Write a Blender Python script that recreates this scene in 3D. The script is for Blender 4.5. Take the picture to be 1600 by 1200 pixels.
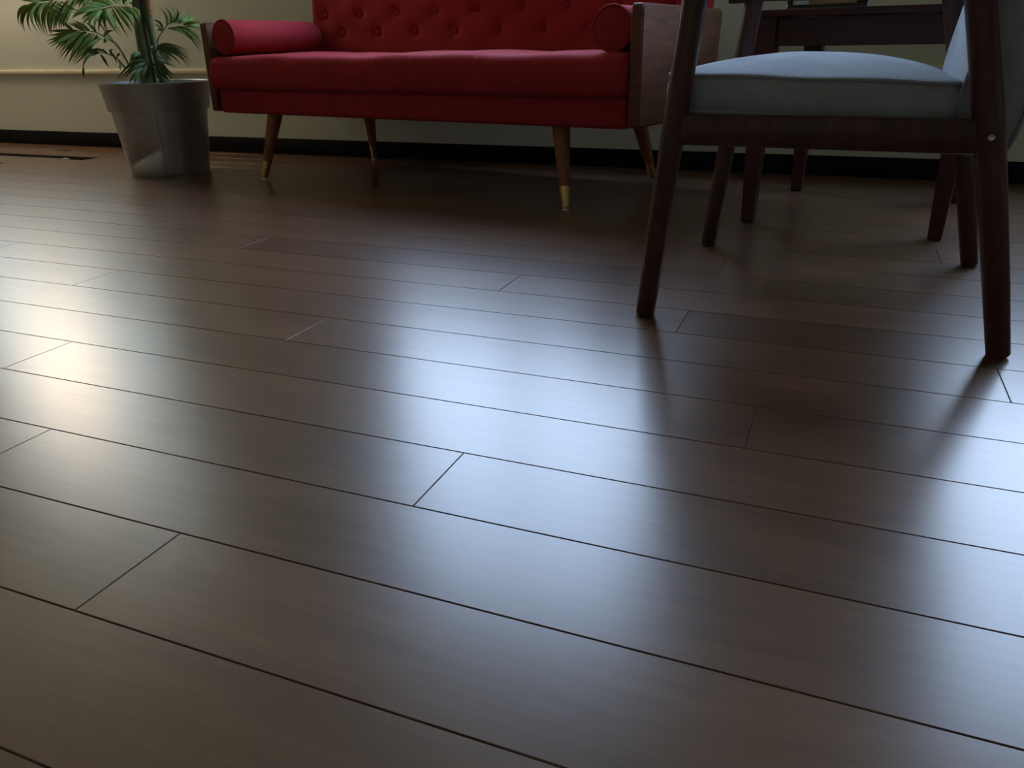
import bpy, bmesh, math, random
from mathutils import Vector, Matrix

random.seed(7)
scene = bpy.context.scene
COL = scene.collection
for o in list(bpy.data.objects):
    bpy.data.objects.remove(o, do_unlink=True)

# ------------------------------------------------------------------ camera
CAM_H = 0.4474
FOCAL = 1229.85                       # pixels in a 1600x1200 frame
CR = Vector((0.9273277, 0.373945, -0.01511523))
CU = Vector((-0.13512717, 0.3722121, 0.91825857))
CF = Vector((-0.34900428, 0.84948413, -0.39569271))
CC = Vector((0, 0, CAM_H))
cam_data = bpy.data.cameras.new('camera')
cam_data.sensor_width = 36.0
cam_data.lens = 36.0 * FOCAL / 1600.0
cam_data.clip_start = 0.02
cam = bpy.data.objects.new('camera', cam_data)
COL.objects.link(cam)
cam.matrix_world = Matrix(((CR.x, CU.x, -CF.x, 0), (CR.y, CU.y, -CF.y, 0), (CR.z, CU.z, -CF.z, CAM_H), (0, 0, 0, 1)))
scene.camera = cam

# ------------------------------------------------------------------ world, exposure
scene.view_settings.view_transform = 'Standard'
scene.view_settings.look = 'None'
scene.view_settings.exposure = 0.12
scene.view_settings.gamma = 1.0
scene.view_settings.use_curve_mapping = False
world = bpy.data.worlds.new('overcast_sky')
scene.world = world
world.use_nodes = True
nt = world.node_tree
nt.nodes.clear()
wo = nt.nodes.new('ShaderNodeOutputWorld')
bg = nt.nodes.new('ShaderNodeBackground')
tc = nt.nodes.new('ShaderNodeTexCoord')
sx = nt.nodes.new('ShaderNodeSeparateXYZ')
rp = nt.nodes.new('ShaderNodeValToRGB')
mp = nt.nodes.new('ShaderNodeMapRange')
mp.inputs['From Min'].default_value = -1.0
mp.inputs['From Max'].default_value = 1.0
rp.color_ramp.elements[0].position = 0.49
rp.color_ramp.elements[0].color = (0.16, 0.17, 0.15, 1)
e = rp.color_ramp.elements.new(0.505)
e.color = (0.68, 0.82, 1.0, 1)
rp.color_ramp.elements[-1].position = 1.0
rp.color_ramp.elements[-1].color = (0.40, 0.60, 1.0, 1)
bg.inputs['Strength'].default_value = 12.0
nt.links.new(tc.outputs['Generated'], sx.inputs[0])
nt.links.new(sx.outputs['Z'], mp.inputs['Value'])
nt.links.new(mp.outputs[0], rp.inputs[0])
nt.links.new(rp.outputs[0], bg.inputs['Color'])
nt.links.new(bg.outputs[0], wo.inputs['Surface'])

# room extents (metres); x runs along the floor boards, y towards the window wall
X0, X1, Y0, Y1, ZC = -5.6, 3.6, -2.9, 3.10, 2.60
WIN = {1: (-1.95, -0.60, 0.83, 2.44), 2: (-5.05, -3.35, 0.76, 2.44), 3: (0.47, 1.85, 0.72, 2.44)}
for n, (a, b, c, d) in WIN.items():     # sky portals: they emit nothing, they only guide light sampling
    l = bpy.data.lights.new('sky_portal', 'AREA')
    l.shape = 'RECTANGLE'
    l.size = b - a
    l.size_y = d - c
    l.cycles.is_portal = True
    o = bpy.data.objects.new('sky_portal', l)
    COL.objects.link(o)
    o.location = ((a + b) / 2, Y1 + 0.16, (c + d) / 2)
    o.rotation_euler = (-math.pi / 2, 0, 0)

# ------------------------------------------------------------------ materials
def base_mat(name):
    m = bpy.data.materials.new(name)
    m.use_nodes = True
    p = m.node_tree.nodes['Principled BSDF']
    return m, m.node_tree, p

def N(t, kind, **kw):
    n = t.nodes.new(kind)
    for k, v in kw.items():
        if k in n.inputs:
            n.inputs[k].default_value = v
        else:
            setattr(n, k, v)
    return n

def simple(name, col, rough=0.5, metal=0.0, spec=0.5, var=0.12, nscale=30, bump=0.0, bscale=200, sheen=0.0, stretch=(1, 1, 1), emis=None):
    m, t, p = base_mat(name)
    p.inputs['Roughness'].default_value = rough
    p.inputs['Metallic'].default_value = metal
    p.inputs['Specular IOR Level'].default_value = spec
    if sheen:
        p.inputs['Sheen Weight'].default_value = sheen
        p.inputs['Sheen Roughness'].default_value = 0.5
    co = N(t, 'ShaderNodeTexCoord')
    ma = N(t, 'ShaderNodeMapping')
    ma.inputs['Scale'].default_value = stretch
    t.links.new(co.outputs['Object'], ma.inputs[0])
    no = N(t, 'ShaderNodeTexNoise', Scale=nscale, Detail=4.0)
    t.links.new(ma.outputs[0], no.inputs['Vector'])
    r = N(t, 'ShaderNodeValToRGB')
    r.color_ramp.elements[0].position = 0.3
    r.color_ramp.elements[1].position = 0.7
    r.color_ramp.elements[0].color = tuple(c * (1 - var) for c in col) + (1,)
    r.color_ramp.elements[1].color = tuple(min(1, c * (1 + var)) for c in col) + (1,)
    t.links.new(no.outputs[0], r.inputs[0])
    t.links.new(r.outputs[0], p.inputs['Base Color'])
    if bump:
        nb = N(t, 'ShaderNodeTexNoise', Scale=bscale, Detail=2.0)
        t.links.new(ma.outputs[0], nb.inputs['Vector'])
        b = N(t, 'ShaderNodeBump', Strength=bump, Distance=0.002)
        t.links.new(nb.outputs[0], b.inputs['Height'])
        t.links.new(b.outputs[0], p.inputs['Normal'])
    if emis:
        p.inputs['Emission Color'].default_value = emis[0] + (1,)
        p.inputs['Emission Strength'].default_value = emis[1]
    return m

def floor_mat():
    m, t, p = base_mat('dark_stained_boards')
    co = N(t, 'ShaderNodeTexCoord')
    oi = N(t, 'ShaderNodeObjectInfo')
    ofs = N(t, 'ShaderNodeVectorMath', operation='MULTIPLY')
    ofs.inputs[1].default_value = (37.0, 11.0, 5.0)
    cx = N(t, 'ShaderNodeCombineXYZ')
    for i in range(3):
        t.links.new(oi.outputs['Random'], cx.inputs[i])
    t.links.new(cx.outputs[0], ofs.inputs[0])
    add = N(t, 'ShaderNodeVectorMath', operation='ADD')
    t.links.new(co.outputs['Object'], add.inputs[0])
    t.links.new(ofs.outputs[0], add.inputs[1])
    ma = N(t, 'ShaderNodeMapping')
    ma.inputs['Scale'].default_value = (3.0, 40.0, 10.0)
    t.links.new(add.outputs[0], ma.inputs[0])
    grain = N(t, 'ShaderNodeTexNoise', Scale=3.0, Detail=2.0, Roughness=0.5)
    t.links.new(ma.outputs[0], grain.inputs['Vector'])
    ma2 = N(t, 'ShaderNodeMapping')
    ma2.inputs['Scale'].default_value = (1.5, 7.0, 3.0)
    t.links.new(add.outputs[0], ma2.inputs[0])
    blot = N(t, 'ShaderNodeTexNoise', Scale=2.5, Detail=3.0)
    t.links.new(ma2.outputs[0], blot.inputs['Vector'])
    mix = N(t, 'ShaderNodeMath', operation='MULTIPLY_ADD')
    mix.inputs[1].default_value = 0.40
    t.links.new(grain.outputs[0], mix.inputs[0])
    mb = N(t, 'ShaderNodeMath', operation='MULTIPLY')
    mb.inputs[1].default_value = 0.60
    t.links.new(blot.outputs[0], mb.inputs[0])
    t.links.new(mb.outputs[0], mix.inputs[2])
    r = N(t, 'ShaderNodeValToRGB')
    r.color_ramp.elements[0].position = 0.30
    r.color_ramp.elements[1].position = 0.74
    r.color_ramp.elements[0].color = (0.090, 0.044, 0.023, 1)
    r.color_ramp.elements[1].color = (0.152, 0.080, 0.044, 1)
    t.links.new(mix.outputs[0], r.inputs[0])
    hsv = N(t, 'ShaderNodeHueSaturation')
    mr = N(t, 'ShaderNodeMapRange')
    mr.inputs['To Min'].default_value = 0.84
    mr.inputs['To Max'].default_value = 1.16
    t.links.new(oi.outputs['Random'], mr.inputs['Value'])
    t.links.new(mr.outputs[0], hsv.inputs['Value'])
    t.links.new(r.outputs[0], hsv.inputs['Color'])
    t.links.new(hsv.outputs[0], p.inputs['Base Color'])
    p.inputs['Roughness'].default_value = 0.278
    p.inputs['Specular IOR Level'].default_value = 0.58
    return m

def wood(name, c1, c2, rough=0.35, scale=(2, 30, 30), axis='Object'):
    m, t, p = base_mat(name)
    co = N(t, 'ShaderNodeTexCoord')
    ma = N(t, 'ShaderNodeMapping')
    ma.inputs['Scale'].default_value = scale
    t.links.new(co.outputs['Object'], ma.inputs[0])
    no = N(t, 'ShaderNodeTexNoise', Scale=2.5, Detail=6.0, Roughness=0.6, Distortion=0.4)
    t.links.new(ma.outputs[0], no.inputs['Vector'])
    r = N(t, 'ShaderNodeValToRGB')
    r.color_ramp.elements[0].position = 0.35
    r.color_ramp.elements[1].position = 0.68
    r.color_ramp.elements[0].color = c1 + (1,)
    r.color_ramp.elements[1].color = c2 + (1,)
    t.links.new(no.outputs[0], r.inputs[0])
    t.links.new(r.outputs[0], p.inputs['Base Color'])
    p.inputs['Roughness'].default_value = rough
    p.inputs['Specular IOR Level'].default_value = 0.3
    return m

def fabric(name, col, weave=900.0, sheen=0.3, var=0.15, bump=0.35):
    m, t, p = base_mat(name)
    co = N(t, 'ShaderNodeTexCoord')
    no = N(t, 'ShaderNodeTexNoise', Scale=14.0, Detail=5.0)
    t.links.new(co.outputs['Object'], no.inputs['Vector'])
    fine = N(t, 'ShaderNodeTexNoise', Scale=weave, Detail=2.0)
    t.links.new(co.outputs['Object'], fine.inputs['Vector'])
    a = N(t, 'ShaderNodeMath', operation='ADD')
    t.links.new(no.outputs[0], a.inputs[0])
    t.links.new(fine.outputs[0], a.inputs[1])
    mr = N(t, 'ShaderNodeMapRange')
    mr.inputs['From Min'].default_value = 0.6
    mr.inputs['From Max'].default_value = 1.4
    t.links.new(a.outputs[0], mr.inputs['Value'])
    r = N(t, 'ShaderNodeValToRGB')
    r.color_ramp.elements[0].color = tuple(c * (1 - var) for c in col) + (1,)
    r.color_ramp.elements[1].color = tuple(c * (1 + var) for c in col) + (1,)
    t.links.new(mr.outputs[0], r.inputs[0])
    t.links.new(r.outputs[0], p.inputs['Base Color'])
    p.inputs['Roughness'].default_value = 0.9
    p.inputs['Specular IOR Level'].default_value = 0.15
    p.inputs['Sheen Weight'].default_value = sheen
    p.inputs['Sheen Tint'].default_value = tuple(min(1, c * 1.6 + 0.05) for c in col) + (1,)
    p.inputs['Sheen Roughness'].default_value = 0.45
    b = N(t, 'ShaderNodeBump', Strength=bump, Distance=0.0015)
    t.links.new(fine.outputs[0], b.inputs['Height'])
    t.links.new(b.outputs[0], p.inputs['Normal'])
    return m

def added_blind_mat():  # sheer cloth of the added blind, dims and neutralises the sky behind it
    m = bpy.data.materials.new('added_blind_fabric')
    m.use_nodes = True
    t = m.node_tree
    t.nodes.clear()
    o = N(t, 'ShaderNodeOutputMaterial')
    tr = N(t, 'ShaderNodeBsdfTranslucent')
    co = N(t, 'ShaderNodeTexCoord')
    no = N(t, 'ShaderNodeTexNoise', Scale=300.0)
    t.links.new(co.outputs['Object'], no.inputs['Vector'])
    ra = N(t, 'ShaderNodeValToRGB')
    ra.color_ramp.elements[0].color = (0.92, 0.86, 0.72, 1)
    ra.color_ramp.elements[1].color = (0.98, 0.92, 0.79, 1)
    t.links.new(no.outputs[0], ra.inputs[0])
    t.links.new(ra.outputs[0], tr.inputs['Color'])
    di = N(t, 'ShaderNodeBsdfDiffuse')
    di.inputs['Color'].default_value = (0.75, 0.70, 0.58, 1)
    mx = N(t, 'ShaderNodeMixShader')
    mx.inputs[0].default_value = 0.08
    t.links.new(tr.outputs[0], mx.inputs[1])
    t.links.new(di.outputs[0], mx.inputs[2])
    tp = N(t, 'ShaderNodeBsdfTransparent')
    m2 = N(t, 'ShaderNodeMixShader')
    m2.inputs[0].default_value = 0.26
    t.links.new(mx.outputs[0], m2.inputs[1])
    t.links.new(tp.outputs[0], m2.inputs[2])
    t.links.new(m2.outputs[0], o.inputs[0])
    return m

def glass_mat():
    m = bpy.data.materials.new('window_glass')
    m.use_nodes = True
    t = m.node_tree
    t.nodes.clear()
    o = N(t, 'ShaderNodeOutputMaterial')
    tr = N(t, 'ShaderNodeBsdfTransparent')
    tr.inputs[0].default_value = (0.96, 0.98, 0.97, 1)
    gl = N(t, 'ShaderNodeBsdfGlossy')
    gl.inputs['Roughness'].default_value = 0.02
    fr = N(t, 'ShaderNodeFresnel')
    fr.inputs['IOR'].default_value = 1.45
    mx = N(t, 'ShaderNodeMixShader')
    t.links.new(fr.outputs[0], mx.inputs[0])
    t.links.new(tr.outputs[0], mx.inputs[1])
    t.links.new(gl.outputs[0], mx.inputs[2])
    t.links.new(mx.outputs[0], o.inputs[0])
    return m

M = {
    'floor': floor_mat(),
    'sub': simple('dark_subfloor', (0.012, 0.010, 0.009), 0.9),
    'wall': simple('cream_wall_paint', (0.65, 0.67, 0.56), 0.6, var=0.02, nscale=3, bump=0.06, bscale=260),
    'wall2': simple('taupe_wall_paint', (0.54, 0.46, 0.35), 0.7, var=0.02, nscale=3),
    'ceil': simple('white_ceiling_paint', (0.78, 0.70, 0.57), 0.8, var=0.02, nscale=2),
    'trim': simple('cream_trim_paint', (0.70, 0.64, 0.47), 0.4, var=0.03),
    'skirt': simple('black_rubber_skirting', (0.006, 0.006, 0.007), 0.75, spec=0.15),
    'frame': simple('white_window_frame', (0.75, 0.75, 0.73), 0.4, var=0.02),
    'glass': glass_mat(),
    'blind': added_blind_mat(),
    'added_lining': fabric('added_taupe_lining', (0.30, 0.28, 0.23), 700, 0.1),
    'red': fabric('red_wool_upholstery', (0.34, 0.026, 0.034), 700, 0.18),
    'walnut': wood('walnut_veneer', (0.115, 0.042, 0.019), (0.195, 0.076, 0.035), 0.6, (3, 3, 26)),
    'legwood': wood('warm_brown_leg_wood', (0.20, 0.070, 0.028), (0.31, 0.115, 0.047), 0.45, (30, 30, 3)),
    'brass': simple('brushed_brass', (0.62, 0.42, 0.17), 0.32, 1.0, var=0.08),
    'pad': simple('white_plastic_glide', (0.75, 0.74, 0.70), 0.5),
    'grey': fabric('blue_grey_woven_fabric', (0.33, 0.365, 0.42), 650, 0.25, 0.22, 0.5),
    'dark': wood('dark_espresso_wood', (0.050, 0.020, 0.017), (0.085, 0.037, 0.031), 0.30, (18, 18, 3)),
    'table': wood('dark_mahogany_wood', (0.050, 0.016, 0.014), (0.075, 0.026, 0.022), 0.35, (3, 20, 20)),
    'steel': simple('steel_bolt', (0.55, 0.55, 0.55), 0.3, 1.0, var=0.05),
    'zinc': simple('galvanised_zinc', (0.40, 0.42, 0.42), 0.32, 0.8, var=0.14, nscale=9, bump=0.05, bscale=40),
    'soil': simple('dark_soil', (0.02, 0.015, 0.01), 0.95, var=0.5, nscale=60, bump=0.9, bscale=90),
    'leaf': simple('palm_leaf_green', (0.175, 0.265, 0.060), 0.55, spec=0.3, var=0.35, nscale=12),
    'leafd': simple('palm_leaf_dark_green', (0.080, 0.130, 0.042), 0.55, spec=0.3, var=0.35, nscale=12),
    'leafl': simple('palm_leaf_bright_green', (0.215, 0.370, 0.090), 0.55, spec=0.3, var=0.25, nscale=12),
    'stem': simple('palm_stem_green', (0.095, 0.115, 0.045), 0.5, var=0.35, nscale=40, stretch=(1, 1, 0.3)),
    'sheath': simple('dry_tan_sheath', (0.36, 0.20, 0.07), 0.65, var=0.3, nscale=40),
    'vent': simple('black_vent_metal', (0.008, 0.005, 0.005), 0.95, spec=0.02),
    'ventedge': simple('worn_board_edge', (0.16, 0.12, 0.085), 0.45),
    'black': simple('black_frame_lacquer', (0.010, 0.011, 0.014), 0.35),
    'skyprint': simple('pale_blue_print', (0.42, 0.52, 0.52), 0.4, var=0.06),
    'tanprint': simple('tan_brown_print', (0.30, 0.21, 0.10), 0.4, var=0.35, nscale=40, stretch=(1, 1, 4)),
    'lamp': simple('glowing_opal_globe', (0.9, 0.86, 0.78), 0.4, var=0.0, emis=((1.0, 0.78, 0.58), 17.0)),
    'cord': simple('black_cord', (0.02, 0.02, 0.02), 0.5),
    'grass': simple('outdoor_lawn', (0.07, 0.12, 0.04), 0.9, var=0.4, nscale=3),
}

# ------------------------------------------------------------------ mesh helpers
def raw(name, verts, faces, mat, parent=None, smooth=False):
    me = bpy.data.meshes.new(name)
    me.from_pydata([tuple(v) for v in verts], [], faces)
    me.validate()
    bm = bmesh.new()
    bm.from_mesh(me)
    bmesh.ops.recalc_face_normals(bm, faces=bm.faces)
    bm.to_mesh(me)
    bm.free()
    return link(name, me, mat, parent, smooth)

def link(name, me, mat, parent=None, smooth=False):
    if mat is not None and len(me.materials) == 0:
        me.materials.append(M[mat])
    if smooth is not False:
        for p in me.polygons:
            p.use_smooth = True
        if smooth != True:
            try:
                me.set_sharp_from_angle(angle=math.radians(smooth))
            except Exception:
                pass
    o = bpy.data.objects.new(name, me)
    COL.objects.link(o)
    if parent is not None:
        o.parent = parent
    return o

def boxv(x0, x1, y0, y1, z0, z1):
    v = [(x0, y0, z0), (x1, y0, z0), (x1, y1, z0), (x0, y1, z0), (x0, y0, z1), (x1, y0, z1), (x1, y1, z1), (x0, y1, z1)]
    f = [(0, 3, 2, 1), (4, 5, 6, 7), (0, 1, 5, 4), (1, 2, 6, 5), (2, 3, 7, 6), (3, 0, 4, 7)]
    return v, f

def box(name, b, mat, parent=None, r=0.0, seg=2):
    v, f = boxv(*b)
    if r <= 0:
        return raw(name, v, f, mat, parent)
    me = bpy.data.meshes.new(name)
    me.from_pydata(v, [], f)
    bm = bmesh.new()
    bm.from_mesh(me)
    bmesh.ops.bevel(bm, geom=list(bm.edges), offset=r, segments=seg, profile=0.5, affect='EDGES', clamp_overlap=True)
    bmesh.ops.recalc_face_normals(bm, faces=bm.faces)
    bm.to_mesh(me)
    bm.free()
    return link(name, me, mat, parent, 40)

def merge(*parts):
    V, F = [], []
    for v, f in parts:
        n = len(V)
        V += list(v)
        F += [tuple(i + n for i in q) for q in f]
    return V, F

def tubev(pts, rad, n=14, closed=False, ell=None, up=Vector((0, 0, 1)), cap=True):
    pts = [Vector(p) for p in pts]
    if not hasattr(rad, '__len__'):
        rad = [rad] * len(pts)
    V, F = [], []
    m = len(pts)
    prev = None
    for i, p in enumerate(pts):
        if closed:
            d = pts[(i + 1) % m] - pts[i - 1]
        else:
            d = pts[min(i + 1, m - 1)] - pts[max(i - 1, 0)]
        d.normalize()
        if prev is None:
            s = d.cross(up)
            if s.length < 1e-4:
                s = d.cross(Vector((1, 0, 0)))
        else:
            s = prev - d * prev.dot(d)
        s.normalize()
        prev = s
        t = d.cross(s)
        for k in range(n):
            a = 2 * math.pi * k / n
            ea, eb = ell if ell else (1, 1)
            V.append(p + s * math.cos(a) * rad[i] * ea + t * math.sin(a) * rad[i] * eb)
    for i in range(m if closed else m - 1):
        j = (i + 1) % m
        for k in range(n):
            F.append((i * n + k, i * n + (k + 1) % n, j * n + (k + 1) % n, j * n + k))
    if not closed and cap:
        F.append(tuple(range(n))[::-1])
        F.append(tuple((m - 1) * n + k for k in range(n)))
    return V, F

def tube(name, pts, rad, mat, parent=None, **kw):
    v, f = tubev(pts, rad, **kw)
    return raw(name, v, f, mat, parent, 50)

def lathev(prof, n=40, c=(0, 0)):
    V, F = [], []
    for (r, z) in prof:
        for k in range(n):
            a = 2 * math.pi * k / n
            V.append((c[0] + r * math.cos(a), c[1] + r * math.sin(a), z))
    for i in range(len(prof) - 1):
        for k in range(n):
            F.append((i * n + k, i * n + (k + 1) % n, (i + 1) * n + (k + 1) % n, (i + 1) * n + k))
    return V, F

def thing(name, label, cat, loc=(0, 0, 0), rz=0.0, group=None):
    o = bpy.data.objects.new(name, None)
    o.empty_display_size = 0.1
    COL.objects.link(o)
    o.location = loc
    o.rotation_euler = (0, 0, rz)
    tag(o, label, cat, group)
    return o

def tag(o, label, cat, group=None):
    o['label'] = label
    o['category'] = cat
    if group:
        o['group'] = group
    return o

def struct(o, label=None, cat=None):
    o['kind'] = 'structure'
    if label:
        o['label'] = label
    if cat:
        o['category'] = cat
    return o

# ------------------------------------------------------------------ setting: floor of single boards
W = 0.127
SEAM0 = 0.2400                          # y of the seam the first board row starts from
LEN = 1.708
v, f = boxv(X0, X1, Y0, Y1, -0.06, -0.0152)
floor = struct(raw('floor', v, f, 'sub'), 'glossy dark brown floor of wide wooden boards', 'floor')
KNOWN = {1: -0.567, 3: -0.371, 4: -1.158, 5: -0.060, 6: -0.819, 7: -1.454, 8: -0.218, 9: -0.594, 10: -1.340, 12: -2.14}
VENT = {17: -3.42, 19: -3.15, 21: -3.53}   # board rows that end at a floor vent
board_cache = {}

def board_mesh(L, wd):
    key = (round(L, 3), round(wd, 4))
    if key in board_cache:
        return board_cache[key]
    g, b, be = 0.0003, 0.0009, 0.0007
    x0, x1, y0, y1 = g, L - g, g, wd - g
    V = [(x0, y0, -0.015), (x1, y0, -0.015), (x1, y1, -0.015), (x0, y1, -0.015),
         (x0, y0, -0.0009), (x1, y0, -0.0009), (x1, y1, -0.0009), (x0, y1, -0.0009),
         (x0 + be, y0 + b, 0), (x1 - be, y0 + b, 0), (x1 - be, y1 - b, 0), (x0 + be, y1 - b, 0)]
    F = [(0, 3, 2, 1), (8, 9, 10, 11)]
    for lo, hi in ((0, 4), (4, 8)):
        for k in range(4):
            F.append((lo + k, lo + (k + 1) % 4, hi + (k + 1) % 4, hi + k))
    me = bpy.data.meshes.new('board')
    me.from_pydata(V, [], F)
    me.materials.append(M['floor'])
    board_cache[key] = me
    return me

row0 = int(math.floor((Y0 - SEAM0) / W))
row1 = int(math.ceil((Y1 - SEAM0) / W))
rnd = random.Random(3)
for k in range(row0, row1):
    ya, yb = max(Y0, SEAM0 + k * W), min(Y1, SEAM0 + (k + 1) * W)
    s = KNOWN.get(k, rnd.uniform(0, LEN))
    while s > X0:
        s -= LEN
    xs = s
    while xs < X1:
        a, b = max(xs, X0), min(xs + LEN, X1)
        spans = [(a, b)]
        if k in VENT:                   # leave the stretch of the vent open
            spans = [(max(a, VENT[k]), b), (a, min(b, VENT[k] - 1.80))]
        for a, b in spans:
            if b - a < 0.02:
                continue
            o = bpy.data.objects.new('board', board_mesh(b - a, yb - ya))
            COL.objects.link(o)
            o.location = (a, ya, 0)
            o.parent = floor
        xs += LEN

# floor vents sunk into the boards by the wall
for i, (k, xe) in enumerate(VENT.items()):
    ya = SEAM0 + k * W
    lab = ['short dark floor vent at the left picture edge, nearest the camera',
           'long dark slotted floor vent left of the planter',
           'thin dark floor vent close to the black skirting'][i]
    t = thing('floor_vent', lab, 'vent', (xe - 0.9, ya, 0), 0, 'floor vents by the wall')
    wfull = W
    sl = [(0.050, 0.092), (0.008, 0.102), (0.003, 0.036)][i]   # slot from..to across the row
    box('tray', (-0.9, 0.897, 0.0015, wfull - 0.0015, -0.0148, -0.0022), 'vent', t)
    # boards either side of the open slot
    if sl[0] > 0.004:
        box('border', (-0.9, 0.898, 0.001, sl[0], -0.0021, 0.0), 'floor', t, 0.001, 1)
    box('border', (-0.9, 0.898, sl[1], wfull - 0.001, -0.0021, 0.0), 'floor', t, 0.001, 1)
    box('edge_strip', (-0.9, 0.80, sl[0] - 0.0005, sl[0] + 0.010, -0.0021, 0.0012), 'ventedge', t, 0.0008, 1)
    box('end_piece', (0.885, 0.898, sl[0], sl[1], -0.0021, 0.0), 'floor', t, 0.001, 1)
    if i == 1:
        box('clip', (0.74, 0.765, sl[0] + 0.012, sl[0] + 0.03, -0.0021, 0.001), 'pad', t, 0.002, 1)

# ------------------------------------------------------------------ setting: walls, ceiling, windows
def wall_with_holes(name, x0, x1, z0, z1, y0, y1, holes):
    xs = sorted({x0, x1} | {h[0] for h in holes} | {h[1] for h in holes})
    zs = sorted({z0, z1} | {h[2] for h in holes} | {h[3] for h in holes})
    parts = []
    for i in range(len(xs) - 1):
        for j in range(len(zs) - 1):
            cx, cz = (xs[i] + xs[i + 1]) / 2, (zs[j] + zs[j + 1]) / 2
            if any(h[0] < cx < h[1] and h[2] < cz < h[3] for h in holes):
                continue
            parts.append(boxv(xs[i], xs[i + 1], y0, y1, zs[j], zs[j + 1]))
    v, f = merge(*parts)
    return struct(raw(name, v, f, 'wall'))

wall_with_holes('wall_far', X0 - 0.15, X1 + 0.15, -0.06, ZC, Y1, Y1 + 0.15, list(WIN.values()))
v, f = boxv(X0 - 0.15, X0, Y0, Y1, -0.06, ZC)
struct(raw('wall_left', v, f, 'wall2'))
v, f = boxv(X1, X1 + 0.15, Y0, Y1, -0.06, ZC)
struct(raw('wall_right', v, f, 'wall2'))
v, f = boxv(X0 - 0.15, X1 + 0.15, Y0 - 0.15, Y0, -0.06, ZC)
struct(raw('wall_near', v, f, 'wall2'))
v, f = boxv(X0 - 0.15, X1 + 0.15, Y0 - 0.15, Y1 + 0.15, ZC, ZC + 0.12)
struct(raw('ceiling', v, f, 'ceil'))
struct(box('baseboard_far', (X0, X1, Y1 - 0.012, Y1 - 0.0005, 0.0, 0.069), 'skirt', None, 0.003, 2), 'black rubber skirting along the foot of the cream wall', 'skirting')
struct(box('trim_1', (X0, X1, Y1 - 0.014, Y1 - 0.0005, 0.345, 0.366), 'trim', None, 0.004, 2), 'thin cream rail running across the wall behind the plant', 'rail')

for n, (a, b, c, d) in WIN.items():
    t = bpy.data.objects.new('window_%d' % n, None)
    COL.objects.link(t)
    t.location = ((a + b) / 2, Y1 + 0.09, c)
    struct(t, ['two-pane window above the red sofa', 'wide window with an added blind at the far left', 'two-pane window behind the armchair'][n - 1], 'window')
    w, h = b - a, d - c
    fw = 0.05
    v, f = merge(boxv(-w / 2, w / 2, -0.03, 0.03, 0, fw), boxv(-w / 2, w / 2, -0.03, 0.03, h - fw, h),
                 boxv(-w / 2, -w / 2 + fw, -0.03, 0.03, fw, h - fw), boxv(w / 2 - fw, w / 2, -0.03, 0.03, fw, h - fw))
    raw('window_frame', v, f, 'frame', t)
    nm = 2
    for i in range(1, nm):
        xm = -w / 2 + w * i / nm
        box('mullion', (xm - 0.02, xm + 0.02, -0.025, 0.025, fw, h - fw), 'frame', t, 0.004, 1)
    for i in range(nm):
        xa, xb = -w / 2 + w * i / nm + (fw if i == 0 else 0.02), -w / 2 + w * (i + 1) / nm - (fw if i == nm - 1 else 0.02)
        raw('pane', [(xa, 0, fw), (xb, 0, fw), (xb, 0, h - fw), (xa, 0, h - fw)], [(0, 1, 2, 3)], 'glass', t)
    box('window_sill', (-w / 2 - 0.04, w / 2 + 0.04, -0.105, -0.031, -0.028, -0.0005), 'frame', t, 0.006, 2)
a, b, c, d = WIN[2]
bl = thing('added_blind', 'added cream roller blind softening the light of the far left window', 'blind', ((a + b) / 2, Y1 + 0.035, d - 0.03), 0)  # unseen blind, added to soften the left window's reflection in the boards
tube('roller_tube', [(-(b - a) / 2 + 0.01, 0, 0), ((b - a) / 2 - 0.01, 0, 0)], [0.02, 0.02], 'frame', bl, n=14)
box('softening_cloth', (-(b - a) / 2 + 0.02, (b - a) / 2 - 0.02, 0.0205, 0.0213, -(d - c) + 0.05, 0.0), 'blind', bl)
box('bottom_bar', (-(b - a) / 2 + 0.02, (b - a) / 2 - 0.02, 0.014, 0.028, -(d - c) + 0.034, -(d - c) + 0.05), 'frame', bl, 0.003, 1)
v, f = boxv(-40, 40, Y1 + 0.2, 60, -0.5, -0.3)
struct(raw('ground', v, f, 'grass'))

# ------------------------------------------------------------------ sofa
SA = math.radians(-10.2)
SO = Vector((-1.358, 2.3255, 0))
sofa = thing('sofa', 'red tufted two-seat sofa with walnut side panels and brass-tipped legs', 'sofa', SO, SA)
box('base', (-0.822, 0.822, -0.005, 0.60, 0.231, 0.318), 'red', sofa, 0.014, 3)

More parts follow.
